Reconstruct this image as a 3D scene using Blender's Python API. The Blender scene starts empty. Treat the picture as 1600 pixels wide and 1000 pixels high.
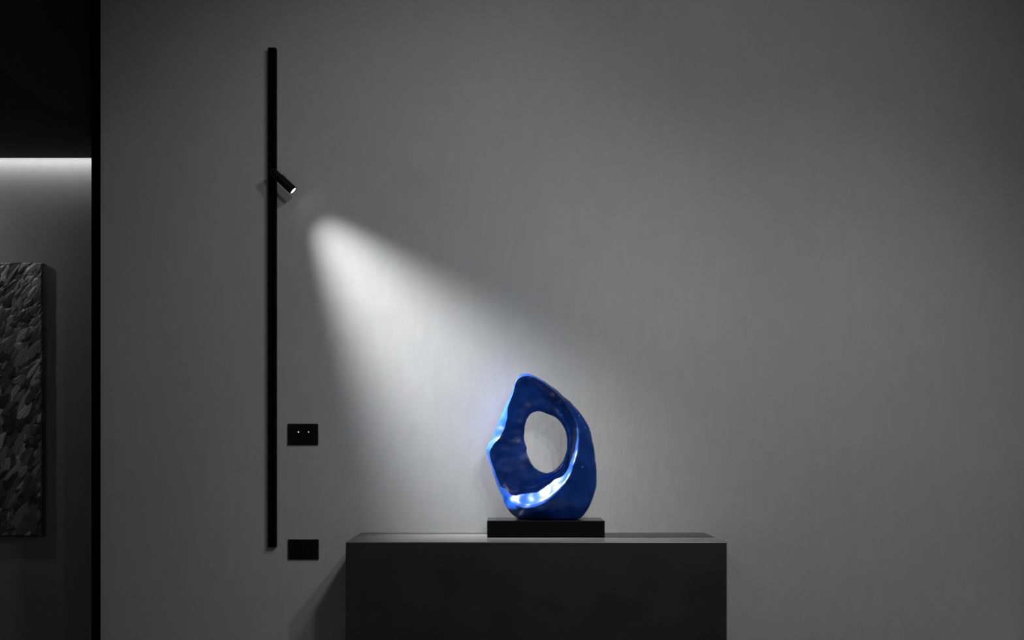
import bpy, bmesh, math, random
import numpy as np
from mathutils import Vector, Matrix, noise

random.seed(7)
SC = bpy.context.scene
COL = SC.collection

# ------------------------------------------------------------------ camera
F = 1540.0                      # focal length in pixels of a 1600 px wide frame
CAM = Vector((0.0, -3.85, 1.10))
VX, VY = 784.0, 701.0           # where the lens axis meets the frame
cam_data = bpy.data.cameras.new('camera')
cam = bpy.data.objects.new('camera', cam_data)
COL.objects.link(cam)
cam.location = CAM
cam.rotation_euler = (math.radians(90), 0, 0)
cam_data.sensor_width = 36.0
cam_data.lens = 36.0 * F / 1600.0
cam_data.shift_x = (800.0 - VX) / 1600.0
cam_data.shift_y = (VY - 500.0) / 1600.0
cam_data.clip_start = 0.05
SC.camera = cam


def at(px, py, y):
    """world point at depth y (the wall face is y = 0) seen at pixel px, py"""
    s = (y - CAM.y) / F
    return Vector(((px - VX) * s, y, CAM.z - (py - VY) * s))


# ------------------------------------------------------------------ world, exposure
SC.view_settings.view_transform = 'Standard'
SC.view_settings.look = 'None'
SC.view_settings.gamma = 1.0
SC.view_settings.exposure = 0.0
SC.view_settings.use_curve_mapping = False
w = bpy.data.worlds.new('world')
SC.world = w
w.use_nodes = True
w.node_tree.nodes['Background'].inputs[0].default_value = (1, 1, 1, 1)
w.node_tree.nodes['Background'].inputs[1].default_value = 0.20


# ------------------------------------------------------------------ lights
def aim(o, target):
    d = Vector(target) - o.location
    o.rotation_euler = d.to_track_quat('-Z', 'Y').to_euler()


def spot(name, loc, target, power, angle, blend, radius):
    l = bpy.data.lights.new(name, 'SPOT')
    l.energy = power
    l.spot_size = math.radians(angle)
    l.spot_blend = blend
    l.shadow_soft_size = radius
    o = bpy.data.objects.new(name, l)
    o.location = loc
    aim(o, target)
    COL.objects.link(o)
    return o


# two ceiling spotlights of the room, above and right of the frame
spot('ceiling_and_fill_spot', (1.20, -2.80, 2.95), (0.97, 0.0, 0.26), 82.0, 74, 1.0, 0.05)
spot('ceiling_and_fill_spot', (0.80, -3.22, 2.95), (0.52, 0.0, 1.94), 76.0, 74, 1.0, 0.08)
spot('ceiling_and_fill_spot', (0.85, -1.90, 3.05), (-0.70, 0.0, 1.20), 38.0, 80, 1.0, 0.14)  # added fill lamp, lifts the dim left part of the wall
# spotlight over the painting, in the lowered ceiling left of the frame
spot('painting_spotlight', (-2.62, -0.17, 2.27), (-2.35, 0.35, 1.75), 11.0, 100, 1.0, 0.02)


# ------------------------------------------------------------------ helpers
def tag(o, label=None, cat=None, group=None, kind=None):
    if label: o['label'] = label
    if cat: o['category'] = cat
    if group: o['group'] = group
    if kind: o['kind'] = kind
    return o


def empty(name, loc, label, cat, group=None):
    o = bpy.data.objects.new(name, None)
    o.empty_display_size = 0.1
    o.location = loc
    COL.objects.link(o)
    return tag(o, label, cat, group)


def link_mesh(name, me, mat, parent=None, smooth=False):
    o = bpy.data.objects.new(name, me)
    if mat: me.materials.append(mat)
    if smooth:
        for p in me.polygons: p.use_smooth = True
    COL.objects.link(o)
    if parent:
        top = parent
        off = Vector((0, 0, 0))
        while top:
            off += Vector(top.location)
            top = top.parent
        o.parent = parent
        me.transform(Matrix.Translation(-off))
    return o


def obj(name, bm, mat, parent=None, smooth=False):
    me = bpy.data.meshes.new(name)
    bm.normal_update()
    bm.to_mesh(me)
    bm.free()
    return link_mesh(name, me, mat, parent, smooth)


def bm_box(x0, x1, y0, y1, z0, z1, bevel=0.0, seg=2, bm=None):
    own = bm is None
    if own: bm = bmesh.new()
    vs = [bm.verts.new(p) for p in ((x0, y0, z0), (x1, y0, z0), (x1, y1, z0), (x0, y1, z0),
                                    (x0, y0, z1), (x1, y0, z1), (x1, y1, z1), (x0, y1, z1))]
    fs = [bm.faces.new([vs[i] for i in f]) for f in
          ((0, 3, 2, 1), (4, 5, 6, 7), (0, 1, 5, 4), (1, 2, 6, 5), (2, 3, 7, 6), (3, 0, 4, 7))]
    if bevel > 0:
        es = list({e for f in fs for e in f.edges})
        bmesh.ops.bevel(bm, geom=es, offset=bevel, segments=seg, affect='EDGES', profile=0.5)
    return bm


def bm_lathe(profile, origin, axis, n=40, bm=None):
    """profile: (distance along axis, radius)"""
    if bm is None: bm = bmesh.new()
    axis = Vector(axis).normalized()
    q = axis.to_track_quat('Z', 'Y')
    rings = []
    for t, r in profile:
        if r <= 1e-6:
            rings.append([bm.verts.new(Vector(origin) + q @ Vector((0, 0, t)))])
        else:
            rings.append([bm.verts.new(Vector(origin) + q @ Vector((r * math.cos(2 * math.pi * k / n),
                          r * math.sin(2 * math.pi * k / n), t))) for k in range(n)])
    for a, b in zip(rings, rings[1:]):
        for k in range(n):
            k2 = (k + 1) % n
            if len(a) == 1 and len(b) == 1: continue
            if len(a) == 1: bm.faces.new((a[0], b[k2], b[k]))
            elif len(b) == 1: bm.faces.new((a[k], a[k2], b[0]))
            else: bm.faces.new((a[k], a[k2], b[k2], b[k]))
    bmesh.ops.recalc_face_normals(bm, faces=bm.faces)
    return bm


# ------------------------------------------------------------------ materials
def mat_new(name):
    m = bpy.data.materials.new(name)
    m.use_nodes = True
    nt = m.node_tree
    return m, nt, nt.nodes['Principled BSDF']


def noise_node(nt, scale, detail=4, rough=0.5, stretch=(1, 1, 1)):
    tc = nt.nodes.new('ShaderNodeTexCoord')
    mp = nt.nodes.new('ShaderNodeMapping')
    mp.inputs['Scale'].default_value = stretch
    nz = nt.nodes.new('ShaderNodeTexNoise')
    nz.inputs['Scale'].default_value = scale
    nz.inputs['Detail'].default_value = detail
    nz.inputs['Roughness'].default_value = rough
    nt.links.new(tc.outputs['Object'], mp.inputs['Vector'])
    nt.links.new(mp.outputs['Vector'], nz.inputs['Vector'])
    return nz


def ramp(nt, src, p0, c0, p1, c1):
    r = nt.nodes.new('ShaderNodeValToRGB')
    r.color_ramp.elements[0].position = p0
    r.color_ramp.elements[0].color = (*c0, 1)
    r.color_ramp.elements[1].position = p1
    r.color_ramp.elements[1].color = (*c1, 1)
    nt.links.new(src, r.inputs[0])
    return r


def bump_chain(nt, bsdf, items):
    prev = None
    for sock, strength, dist in items:
        b = nt.nodes.new('ShaderNodeBump')
        b.inputs['Strength'].default_value = strength
        b.inputs['Distance'].default_value = dist
        nt.links.new(sock, b.inputs['Height'])
        if prev: nt.links.new(prev.outputs[0], b.inputs['Normal'])
        prev = b
    nt.links.new(prev.outputs[0], bsdf.inputs['Normal'])


def plain(name, col, rough=0.5, metal=0.0, vary=0.12, scale=30.0, bump=0.0, spec=0.5):
    m, nt, b = mat_new(name)
    nz = noise_node(nt, scale)
    lo = tuple(c * (1 - vary) for c in col)
    hi = tuple(c * (1 + vary) for c in col)
    r = ramp(nt, nz.outputs['Fac'], 0.3, lo, 0.7, hi)
    nt.links.new(r.outputs[0], b.inputs['Base Color'])
    b.inputs['Roughness'].default_value = rough
    b.inputs['Metallic'].default_value = metal
    b.inputs['Specular IOR Level'].default_value = spec
    if bump: bump_chain(nt, b, [(nz.outputs['Fac'], bump, 0.002)])
    return m


def plaster(name, base, vary):
    m, nt, b = mat_new(name)
    cloud = noise_node(nt, 1.6, 6, 0.6)
    r = ramp(nt, cloud.outputs['Fac'], 0.3, (base * (1 - vary),) * 3, 0.7, (base * (1 + vary),) * 3)
    fine = noise_node(nt, 26.0, 6, 0.65, (1.0, 1.0, 0.35))
    r2 = ramp(nt, fine.outputs['Fac'], 0.25, (0.94,) * 3, 0.75, (1.05,) * 3)
    mx = nt.nodes.new('ShaderNodeMix')
    mx.data_type = 'RGBA'
    mx.blend_type = 'MULTIPLY'
    mx.inputs[0].default_value = 1.0
    nt.links.new(r.outputs[0], mx.inputs[6])
    nt.links.new(r2.outputs[0], mx.inputs[7])
    nt.links.new(mx.outputs[2], b.inputs['Base Color'])
    b.inputs['Roughness'].default_value = 0.85
    b.inputs['Specular IOR Level'].default_value = 0.2
    trowel = noise_node(nt, 60.0, 5, 0.6, (1.0, 1.0, 0.22))
    grain = noise_node(nt, 130.0, 3, 0.55)
    wave = noise_node(nt, 9.0, 3, 0.5)
    bump_chain(nt, b, [(wave.outputs['Fac'], 0.10, 0.003), (trowel.outputs['Fac'], 0.40, 0.0004),
                       (grain.outputs['Fac'], 0.25, 0.0003)])
    return m


M_wall = plaster('grey_plaster', 0.40, 0.035)
M_recess = plaster('dark_plaster', 0.135, 0.05)
M_dark = plain('black_paint', (0.010, 0.010, 0.010), 0.75, spec=0.2)
M_floor = plain('dark_floor', (0.05, 0.05, 0.05), 0.35, vary=0.25, scale=4)
M_room = plain('grey_paint', (0.30, 0.30, 0.30), 0.8)
M_trim = plain('black_metal_trim', (0.0015, 0.0015, 0.0015), 0.6, spec=0.03)
M_track = plain('black_anodised_metal', (0.0015, 0.0015, 0.0015), 0.6, spec=0.03)
M_lamp = plain('black_lamp_metal', (0.004, 0.004, 0.004), 0.42, spec=0.2)
M_cab = plain('black_lacquer', (0.016, 0.016, 0.016), 0.55, vary=0.25, scale=7, spec=0.35)
M_base = plain('polished_black_stone', (0.0015, 0.0015, 0.0015), 0.2, spec=0.15)
M_plate = plain('black_glass_plate', (0.0015, 0.0015, 0.0015), 0.25, spec=0.12)
M_canvas = plain('dark_canvas', (0.05, 0.05, 0.05), 0.9)


def emitter(name, strength):
    m, nt, b = mat_new(name)
    b.inputs['Base Color'].default_value = (0.8, 0.8, 0.8, 1)
    b.inputs['Emission Color'].default_value = (1, 1, 1, 1)
    b.inputs['Emission Strength'].default_value = strength
    return m


M_led = emitter('lit_led', 3.0)
M_led_weak = emitter('lit_led_weak', 0.8)
M_strip = emitter('led_strip_glow', 17.0)
M_lens = emitter('lit_lens', 6.0)

# cabinet top: brushed black lacquer, glossier than the front
M_cabtop, nt, b = mat_new('black_lacquer_top')
nz = noise_node(nt, 40, 4, 0.6, (0.15, 1, 1))
r = ramp(nt, nz.outputs['Fac'], 0.3, (0.036,) * 3, 0.7, (0.056,) * 3)
nt.links.new(r.outputs[0], b.inputs['Base Color'])
b.inputs['Roughness'].default_value = 0.30
b.inputs['Specular IOR Level'].default_value = 0.55

# blue paint of the sculpture
M_blue, nt, b = mat_new('blue_gloss_paint')
n1 = noise_node(nt, 14, 5, 0.55)
r = ramp(nt, n1.outputs['Fac'], 0.32, (0.002, 0.023, 0.145), 0.68, (0.006, 0.056, 0.31))
vo = nt.nodes.new('ShaderNodeTexVoronoi')      # a few pale chips in the paint
vo.inputs['Scale'].default_value = 46
tc = nt.nodes.new('ShaderNodeTexCoord')
mp = nt.nodes.new('ShaderNodeMapping')
mp.inputs['Rotation'].default_value = (0, 0.7, 0)
mp.inputs['Scale'].default_value = (0.5, 1, 1.1)
nt.links.new(tc.outputs['Object'], mp.inputs['Vector'])
nt.links.new(mp.outputs['Vector'], vo.inputs['Vector'])
lt = nt.nodes.new('ShaderNodeMath'); lt.operation = 'LESS_THAN'; lt.inputs[1].default_value = 0.085
nt.links.new(vo.outputs['Distance'], lt.inputs[0])
sp = nt.nodes.new('ShaderNodeSeparateColor')
nt.links.new(vo.outputs['Color'], sp.inputs[0])
gt = nt.nodes.new('ShaderNodeMath'); gt.operation = 'GREATER_THAN'; gt.inputs[1].default_value = 0.80
nt.links.new(sp.outputs[0], gt.inputs[0])
mu = nt.nodes.new('ShaderNodeMath'); mu.operation = 'MULTIPLY'
nt.links.new(lt.outputs[0], mu.inputs[0]); nt.links.new(gt.outputs[0], mu.inputs[1])
mx = nt.nodes.new('ShaderNodeMix'); mx.data_type = 'RGBA'
nt.links.new(mu.outputs[0], mx.inputs[0])
nt.links.new(r.outputs[0], mx.inputs[6])
mx.inputs[7].default_value = (0.45, 0.55, 0.70, 1)
nt.links.new(mx.outputs[2], b.inputs['Base Color'])
b.inputs['Roughness'].default_value = 0.34
b.inputs['Specular IOR Level'].default_value = 0.36
n2 = noise_node(nt, 22, 3, 0.5)
n3 = noise_node(nt, 90, 3, 0.5, (0.4, 1, 1.4))
bump_chain(nt, b, [(n2.outputs['Fac'], 0.20, 0.006), (n3.outputs['Fac'], 0.10, 0.001)])

# ------------------------------------------------------------------ setting
XL = -1.60                       # left end of the plastered wall
ZC = 2.314                       # lowered ceiling over the recess
ZT = 3.30
YB = 0.35                        # face of the recess wall
S = lambda n, bm, m, lab=None: tag(obj(n, bm, m), lab, kind='structure')
S('wall_back', bm_box(XL + 0.033, 2.10, 0.0, 0.34, -0.02, ZT), M_wall, 'smooth grey plaster wall behind the cabinet')
S('wall_recess', bm_box(-4.0, 2.10, YB, YB + 0.1, -0.02, ZT), M_recess, 'dark grey plaster wall of the recess behind the painting')
S('wall_right', bm_box(2.062, 2.162, -5.0, 0.0, -0.02, ZT), M_room)
S('wall_left', bm_box(-4.1, -4.0, -5.0, YB, -0.02, ZT), M_room)
S('floor', bm_box(-4.1, 2.162, -5.0, YB + 0.1, -0.12, 0.0), M_floor)
S('ceiling', bm_box(-4.1, 2.162, -5.0, YB + 0.1, ZT, ZT + 0.1), M_room)
S('trim_1', bm_box(XL, XL + 0.0325, -0.008, 0.34, 0.0, ZT - 0.001, 0.001, 1), M_trim, 'tall black metal edge trim at the left end of the grey wall')
S('ceiling_lowered', bm_box(-3.999, XL - 0.001, -4.2, 0.268, ZC, ZT - 0.001, 0.001, 1), M_dark, 'black lowered ceiling over the recess')

# led strip hidden in the slot between lowered ceiling and recess wall
strip = empty('led_strip', (-2.8, 0.31, ZC + 0.05), 'hidden light strip in the ceiling slot above the painting, washing the recess wall', 'light strip')
obj('channel', bm_box(-3.99, XL - 0.004, 0.270, 0.348, ZC + 0.032, ZC + 0.045), M_dark, strip)
obj('diffuser', bm_box(-3.98, XL - 0.008, 0.290, 0.335, ZC + 0.026, ZC + 0.0315), M_strip, strip)

# ------------------------------------------------------------------ black cabinet
c0 = at(540, 847, -0.396); c1 = at(1136, 847, -0.396)
CT = c0.z
cab = empty('cabinet', ((c0.x + c1.x) / 2, -0.2, 0), 'long black lacquered sideboard standing against the grey wall', 'cabinet')
obj('top_panel', bm_box(c0.x, c1.x, -0.396, -0.003, CT - 0.006, CT, 0.0018, 2), M_cabtop, cab)
obj('body', bm_box(c0.x + 0.0005, c1.x - 0.0005, -0.3955, -0.003, 0.0, CT - 0.0065, 0.001, 1), M_cab, cab)

# ------------------------------------------------------------------ sculpture
BT = at(0, 813.6, -0.222).z
b0 = at(761, 830, -0.222); b1 = at(945, 830, -0.222)
scu = empty('sculpture', ((b0.x + b1.x) / 2, -0.14, CT), 'blue twisted ring sculpture with an oval hole on a black base, on the cabinet', 'sculpture')
obj('base', bm_box(b0.x, b1.x, -0.222, -0.055, CT + 0.0003, BT, 0.0015, 2), M_base, scu)['label'] = 'polished black rectangular base'

C0 = (853.0, 692.0)
hole = [(840, 642), (830, 645.5), (822.6, 655.7), (819.7, 676), (822.6, 699), (827, 718), (835.7, 731), (845.8, 737.4),
        (854.5, 739), (864.6, 735.4), (876, 725), (883.5, 710.7), (885.8, 693.3), (885, 678.8), (879, 664.3),
        (870.4, 654.2), (856, 647), (848.7, 644)]
outer = [(818, 583.8), (825.5, 583.4), (841.4, 590.4), (858.8, 602), (879, 618), (896.5, 634), (911, 651.3), (920.3, 667),
         (925.5, 690.4), (929.9, 719.4), (931.9, 742.6), (931.3, 762.9), (925.5, 780.3), (916.8, 799), (909, 808.4),
         (899.4, 812.5), (856, 814), (809.6, 811.5), (799.4, 803), (789.3, 789), (783.5, 773), (774.8, 751.3), (767.5, 728),
         (761.7, 713.6), (759.7, 703.5), (764.6, 692), (770.4, 684.6), (777.7, 664.3), (787.8, 641), (795, 623.8),
         (802.3, 606.4), (808, 590.5), (812, 586)]
ridge = [(807.5, 594.7), (803, 614), (797.7, 626), (794, 635), (793.5, 653), (790.6, 667.5), (782, 684.4), (770, 697),
         (765.5, 706), (767, 716), (774, 736), (781, 754), (789, 772), (803, 786), (819, 794), (839.6, 791), (852, 785), (865, 774),
         (878, 762), (889, 745), (895, 728), (900, 714), (903, 698), (904, 686), (902, 672), (898, 655), (887, 637),
         (874, 620), (859, 606.5), (843, 595), (829, 588), (816, 588)]
valley = [(826, 625), (815, 640), (809, 660), (805, 685), (797, 715), (800, 745), (804, 768), (814, 762.5), (833, 762), (846, 754.5), (865, 744),
          (878, 735), (884.5, 724), (888, 709), (892, 694), (892, 680), (887, 664), (876, 646), (860, 630), (843, 622)]


def polar(pts, phis):
    a = np.array([math.atan2(-(y - C0[1]), x - C0[0]) for x, y in pts]) % (2 * math.pi)
    rr = np.array([math.hypot(x - C0[0], y - C0[1]) for x, y in pts])
    o = np.argsort(a)
    a, rr = a[o], rr[o]
    a = np.concatenate([a - 2 * math.pi, a, a + 2 * math.pi])
    rr = np.concatenate([rr, rr, rr])
    return np.interp(phis, a, rr)


def periodic(deg_vals, phis):
    a = np.radians([d for d, _ in deg_vals]); v = np.array([v for _, v in deg_vals], float)
    a = np.concatenate([a - 2 * math.pi, a, a + 2 * math.pi])
    return np.interp(phis, a, np.concatenate([v, v, v]))


def smooth(v, n):
    k = np.hanning(2 * n + 3)[1:-1]; k /= k.sum()
    e = np.concatenate([v[-n:], v, v[:n]])
    return np.convolve(e, k, 'valid')


NP = 420
ph = np.linspace(0, 2 * math.pi, NP, endpoint=False)
rH = smooth(polar(hole, ph), 5)
rO = smooth(polar(outer, ph), 2)
rB = np.minimum(smooth(polar(ridge, ph), 4), rO - 2.0)
rA = np.clip(smooth(polar(valley, ph), 6), rH + 3.0, rB - 3.0)
# distance from the wall of each line of the section, in metres, by angle (0 right, 90 top)
zH = smooth(periodic([(0, .135), (60, .140), (100, .125), (150, .118), (200, .122), (240, .140), (270, .155), (300, .150), (330, .140)], ph), 12)
zA = smooth(periodic([(0, .142), (25, .150), (45, .152), (65, .146), (100, .135), (150, .128), (200, .128), (232, .128), (250, .140), (285, .146), (320, .142)], ph), 10)
zB = smooth(periodic([(0, .190), (18, .184), (40, .174), (75, .168), (110, .160), (140, .150), (180, .141), (215, .131), (229, .130), (238, .142), (246, .190), (257, .205), (290, .213), (330, .204)], ph), 6)
zO = smooth(periodic([(0, .125), (60, .130), (110, .112), (180, .100), (225, .102), (250, .125), (270, .140), (320, .130)], ph), 10)
zK = smooth(periodic([(0, .075), (90, .078), (180, .066), (270, .072)], ph), 10)
zL = zK + 0.008
secs = []
for i in range(NP):
    H, A, B, O = rH[i], rA[i], rB[i], rO[i]
    K1 = H + (O - H) * 0.78; K2 = H + (O - H) * 0.28
    ctrl = [(H, zH[i]), ((H + A) / 2, (zH[i] + zA[i]) / 2 + 0.004), (A, zA[i]), ((A + B) / 2, (zA[i] + zB[i]) / 2 - 0.002),
            (A + (B - A) * .86, zA[i] + (zB[i] - zA[i]) * .93), (B + .8, zB[i]),
            (B + (O - B) * .22, zB[i] + (zO[i] - zB[i]) * .08), (B + (O - B) * .62, zB[i] + (zO[i] - zB[i]) * .38),
            (O - 0.6, zO[i] + (zB[i] - zO[i]) * .25), (O, zO[i]),
            (O - (O - K1) * .35, (zO[i] + zK[i]) / 2), (K1, zK[i]), ((K1 + K2) / 2, zK[i] - .006), (K2, zL[i]), (H + 1.5, (zH[i] + zL[i]) / 2)]
    secs.append(ctrl)
secs = np.array(secs)                             # NP x 15 x 2
NS = 6
n = secs.shape[1]
scale = np.array([1 / 415.0, 1.0])
dense = []
for j in range(n):
    p0, p1, p2, p3 = (secs[:, (j + k - 1) % n] for k in range(4))
    for s in range(NS):
        t = s / NS
        T = 0.42
        m1 = (p2 - p0) * T; m2 = (p3 - p1) * T
        lim = np.abs(p2 - p1) * 1.5 + 1e-6
        m1 = np.clip(m1, -lim, lim); m2 = np.clip(m2, -lim, lim)
        dense.append((2 * t ** 3 - 3 * t ** 2 + 1) * p1 + (t ** 3 - 2 * t ** 2 + t) * m1 + (-2 * t ** 3 + 3 * t ** 2) * p2 + (t ** 3 - t ** 2) * m2)
dense = np.stack(dense, 1)                        # NP x M x 2
M = dense.shape[1]
verts = []
for i in range(NP):
    c, s = math.cos(ph[i]), math.sin(ph[i])
    for j in range(M):
        r, z = dense[i, j]
        P = at(C0[0] + r * c, C0[1] - r * s, -z)
        # hand-modelled lumps and planes
        d = noise.noise(P * 17.0) * 0.0042 + noise.noise(P * 38.0 + Vector((3, 1, 7))) * 0.0026
        P.y += d
        P.x += noise.noise(P * 21.0 + Vector((9, 2, 4))) * 0.0018
        P.z += noise.noise(P * 21.0 + Vector((1, 8, 5))) * 0.0018
        P.z = max(P.z, BT + 0.0004)
        verts.append(P)
faces = []
for i in range(NP):
    i2 = (i + 1) % NP
    for j in range(M):
        j2 = (j + 1) % M
        faces.append((i * M + j, i * M + j2, i2 * M + j2, i2 * M + j))
me = bpy.data.meshes.new('ring_body')
me.from_pydata(verts, [], faces)
bm = bmesh.new(); bm.from_mesh(me)
bmesh.ops.recalc_face_normals(bm, faces=bm.faces)
bm.to_mesh(me); bm.free()
link_mesh('ring_body', me, M_blue, scu, smooth=True)

# ------------------------------------------------------------------ wall track light
t0 = at(418.5, 74, -0.024); t1 = at(430.8, 855, -0.024)
trk = empty('track_light', ((t0.x + t1.x) / 2, 0, t1.z), 'slim black vertical track light on the grey wall with one small spotlight', 'wall lamp')
bm = bm_box(t0.x, t1.x, -0.024, -0.0005, t1.z + 0.003, t0.z - 0.003, 0.0008, 1)
obj('profile', bm, M_track, trk)
for z0, z1 in ((t0.z - 0.003, t0.z), (t1.z, t1.z + 0.003)):
    obj('end_cap', bm_box(t0.x, t1.x, -0.024, -0.0005, z0, z1, 0.0006, 1), M_track, trk)

LY = -0.070                                       # the spotlight's distance from the wall
L0 = at(427.0, 268.5, LY); L1 = at(458.8, 298.6, LY)
bd = (L1 - L0).normalized()
head = tag(obj('spotlight_head', bm_lathe([(0.032, 0.0), (0.032, 0.0150), (0.034, 0.0172), (0.058, 0.0172), ((L1 - L0).length - 0.0010, 0.0172),
                                            ((L1 - L0).length, 0.0166), ((L1 - L0).length, 0.0148), ((L1 - L0).length - 0.004, 0.0138)],
                                           L0, bd, 48), M_lamp, trk, smooth=False))
obj('lens', bm_lathe([((L1 - L0).length - 0.0035, 0.0), ((L1 - L0).length - 0.0035, 0.0139)], L0, bd, 40), M_lens, head)
# swivel joint: disc on the track, knuckle arm into the head
obj('swivel_joint', bm_lathe([(0, 0), (0, 0.0150), (0.022, 0.0150), (0.024, 0.0135), (0.024, 0)], (L0.x, -0.024, L0.z), (0, -1, 0), 36), M_lamp, trk)
bm = bm_lathe([(-0.010, 0), (-0.0095, 0.0085), (-0.006, 0.0125), (0.006, 0.0142), (0.032, 0.0148), (0.0335, 0)], (L0.x, LY, L0.z), bd, 36)
obj('knuckle', bm, M_lamp, trk)

# the light of that spotlight: falloff shaped for the wall streak, wide along the wall and narrow across it
l = bpy.data.lights.new('spotlight_beam', 'SPOT')
l.energy = 1.0
l.spot_size = math.radians(80)
l.spot_blend = 0.2
l.shadow_soft_size = 0.010
l.use_nodes = True
nt = l.node_tree
em = nt.nodes['Emission']
geo = nt.nodes.new('ShaderNodeNewGeometry')
bdir = Vector((math.cos(math.radians(52.2)), 0, -math.sin(math.radians(52.2))))
blat = Vector((bdir.z, 0, -bdir.x))


def math_node(op, a, bb=None, c=None):
    m = nt.nodes.new('ShaderNodeMath')
    m.operation = op
    for k, v in enumerate((a, bb, c)):
        if v is None: continue
        if isinstance(v, (int, float)): m.inputs[k].default_value = v
        else: nt.links.new(v, m.inputs[k])
    return m.outputs[0]


def dot(vec):
    m = nt.nodes.new('ShaderNodeVectorMath')
    m.operation = 'DOT_PRODUCT'
    nt.links.new(geo.outputs['Incoming'], m.inputs[0])
    m.inputs[1].default_value = vec
    return m.outputs['Value']


DEG = 180 / math.pi
WALLSIGN = 1.0
lat = math_node('MULTIPLY', math_node('ARCSINE', math_node('ABSOLUTE', dot(tuple(blat)))), DEG)   # angle along the wall
eps = math_node('MULTIPLY', math_node('ARCSINE', dot((0, WALLSIGN, 0))), DEG)                     # > 0 towards the wall
lat = math_node('MULTIPLY', lat, math_node('SUBTRACT', 1.0, math_node('MULTIPLY', math_node('ABSOLUTE', eps), 0.013)))
th = math_node('SQRT', math_node('ADD', math_node('POWER', lat, 2.0), math_node('POWER', math_node('MULTIPLY', math_node('ABSOLUTE', eps), 0.8), 2.0)))
wallside = math_node('DIVIDE', 1.0, math_node('ADD', 1.0, math_node('POWER', math_node('DIVIDE', math_node('ABSOLUTE', eps), 2.6), 2.6)))
roomside = math_node('DIVIDE', 0.46, math_node('ADD', 1.0, math_node('POWER', math_node('DIVIDE', math_node('ABSOLUTE', eps), 8.0), 2.0)))
step = nt.nodes.new('ShaderNodeMapRange')
step.interpolation_type = 'SMOOTHSTEP'
step.inputs['From Min'].default_value = 1.5
step.inputs['From Max'].default_value = 3.1
nt.links.new(eps, step.inputs['Value'])
fade = nt.nodes.new('ShaderNodeMapRange')
fade.interpolation_type = 'SMOOTHSTEP'
fade.inputs['From Min'].default_value = 0.7
fade.inputs['From Max'].default_value = -0.8
nt.links.new(eps, fade.inputs['Value'])
prof = math_node('ADD', math_node('MULTIPLY', roomside, fade.outputs[0]), math_node('MULTIPLY', step.outputs[0], wallside))
mr = nt.nodes.new('ShaderNodeMapRange')
mr.interpolation_type = 'SMOOTHSTEP'
mr.inputs['From Min'].default_value = 27.0
mr.inputs['From Max'].default_value = 4.0
nt.links.new(th, mr.inputs['Value'])
nt.links.new(math_node('MULTIPLY', math_node('MULTIPLY', prof, mr.outputs[0]), 2400.0), em.inputs['Strength'])
lo = bpy.data.objects.new('spotlight_beam', l)
lo.location = L1 + bd * 0.004
aim(lo, lo.location + bdir)
COL.objects.link(lo)

# ------------------------------------------------------------------ wall plates
def plate(px0, px1, py0, py1, label, lit):
    a = at(px0, py1, -0.009); c = at(px1, py0, -0.009)
    e = empty('switch_plate' if lit else 'socket_plate', ((a.x + c.x) / 2, 0, (a.z + c.z) / 2), label, 'switch' if lit else 'socket')
    obj('frame', bm_box(a.x, c.x, -0.008, -0.0005, a.z, c.z, 0.0018, 3), M_plate, e)
    mw = 0.0225
    cx = (a.x + c.x) / 2; cz = (a.z + c.z) / 2
    for k in (-1, 0, 1):
        mo = obj('module', bm_box(cx + k * mw - mw / 2 + .0002, cx + k * mw + mw / 2 - .0002, -0.0095, -0.006, cz - 0.0225, cz + 0.0225, 0.0006, 2), M_plate, e)
    if lit:
        for (qx, qy), mt in (((466.2, 675), M_led), ((482.2, 675), M_led_weak)):
            p = at(qx, qy, -0.0095)
            lab = obj('indicator_light', bm_lathe([(0, .0022), (.0008, .0019), (.0012, 0)], (p.x, -0.0093, p.z), (0, -1, 0), 16), mt, e)
            lab['label'] = 'tiny white indicator light'
    return e


plate(449.3, 496.8, 662, 695.3, 'black wall switch plate with two tiny white lights, right of the track', True)
plate(449.8, 497.6, 843, 874.3, 'plain black wall socket plate below the switch, near the lower end of the track', False)

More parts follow.
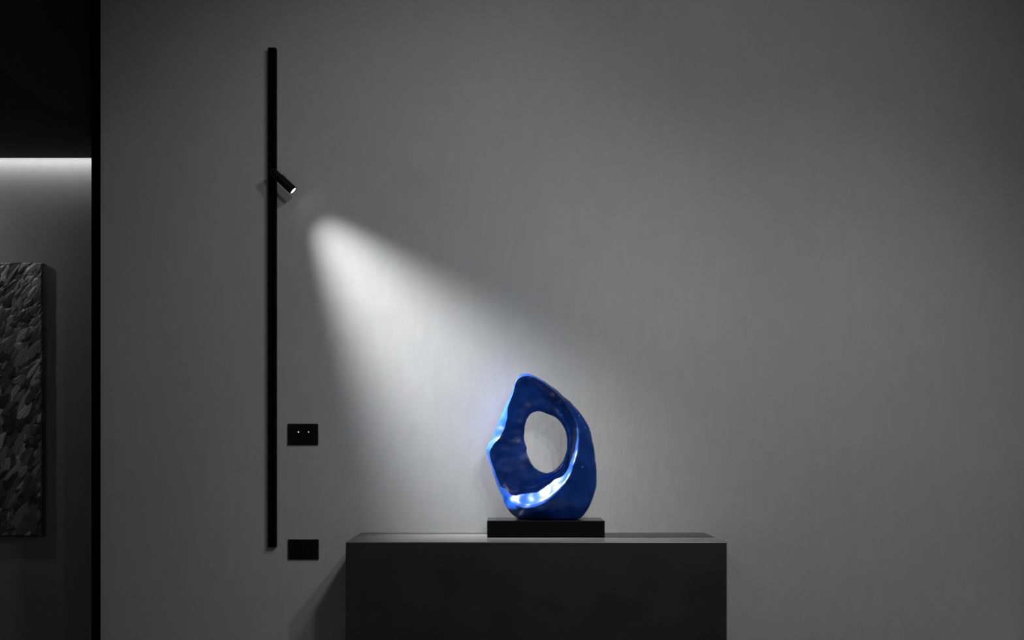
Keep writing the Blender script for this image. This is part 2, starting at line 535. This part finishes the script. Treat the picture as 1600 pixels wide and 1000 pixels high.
# ------------------------------------------------------------------ painting in the recess
PY = YB - 0.032
pr = at(66.7, 410.5, PY); pb = at(66.7, 838, PY)
PX1 = pr.x; PZ1 = pr.z; PZ0 = pb.z; PX0 = PX1 - 0.80
pt = empty('painting', ((PX0 + PX1) / 2, YB, PZ0), 'grey abstract impasto painting on canvas hanging on the recess wall', 'painting')
obj('canvas', bm_box(PX0, PX1, PY + 0.003, YB - 0.001, PZ0, PZ1, 0.002, 2), M_canvas, pt)
rng = np.random.default_rng(11)
step = 0.0022
nx = int((PX1 - PX0) / step); nz_ = int((PZ1 - PZ0) / step)
gx = np.linspace(PX0, PX1, nx); gz = np.linspace(PZ0, PZ1, nz_)
GX, GZ = np.meshgrid(gx, gz)
hgt = np.zeros_like(GX)
colr = np.full_like(GX, 0.035)
for k in range(1500):
    cx = rng.uniform(PX0 - .03, PX1 + .03); cz = rng.uniform(PZ0 - .03, PZ1 + .03)
    ln = rng.uniform(.02, .085) * (1.2 if k < 300 else .8); wd = rng.uniform(.007, .020)
    ang = math.radians(rng.normal(58, 11))
    i0 = np.searchsorted(gx, cx - ln); i1 = np.searchsorted(gx, cx + ln)
    j0 = np.searchsorted(gz, cz - ln); j1 = np.searchsorted(gz, cz + ln)
    if i1 <= i0 or j1 <= j0: continue
    X = GX[j0:j1, i0:i1] - cx; Z = GZ[j0:j1, i0:i1] - cz
    u = (X * math.cos(ang) + Z * math.sin(ang)) / ln
    v = (-X * math.sin(ang) + Z * math.cos(ang))
    bend = rng.uniform(-.012, .012)
    v = (v + bend * u * u) / (wd * (1 - 0.45 * (u + rng.uniform(-.3, .3))))
    m = (u * u + v * v) < 1
    prof_ = np.sqrt(np.clip(1 - (u * u + v * v), 0, 1))
    h0 = hgt[j0:j1, i0:i1]
    streak = 0.0005 * np.sin(v * rng.uniform(6, 14) + rng.uniform(0, 6))
    new = 0.6 * float(h0.mean()) + 0.0045 * prof_ ** .6 + streak
    hgt[j0:j1, i0:i1] = np.where(m, new, h0)
    g = rng.choice([.015, .035, .06, .10, .16, .23], p=[.2, .2, .2, .2, .14, .06])
    c_ = colr[j0:j1, i0:i1]
    colr[j0:j1, i0:i1] = np.where(m, g * (1 + .25 * np.sin(v * 9 + k)), c_)
hgt = np.clip(hgt, 0, .012)
colr = np.clip(colr, 0.01, .6)
edge = np.minimum.reduce([GX - PX0, PX1 - GX, GZ - PZ0, PZ1 - GZ])
hgt *= np.clip(edge / .004, 0, 1)
colr *= np.where(edge < .006, .25, 1.0)  # shade put into the rim's tone against the light its slope catches
vs = np.stack([GX, PY + 0.0025 - hgt * .8, GZ], -1).reshape(-1, 3)
ii, jj = np.meshgrid(np.arange(nx - 1), np.arange(nz_ - 1))
a = (jj * nx + ii).ravel()
fc = np.stack([a, a + 1, a + nx + 1, a + nx], -1)
me = bpy.data.meshes.new('paint_layer')
me.from_pydata(vs.tolist(), [], fc.tolist())
at_ = me.attributes.new('tone', 'FLOAT', 'POINT')
at_.data.foreach_set('value', colr.ravel().astype(np.float32))
M_paint, nt2, b = mat_new('impasto_paint')
an = nt2.nodes.new('ShaderNodeAttribute'); an.attribute_name = 'tone'
nt2.links.new(an.outputs['Fac'], b.inputs['Base Color'])
b.inputs['Roughness'].default_value = 0.38
b.inputs['Specular IOR Level'].default_value = 0.35
tag(link_mesh('paint_layer', me, M_paint, pt, smooth=True), kind='stuff')
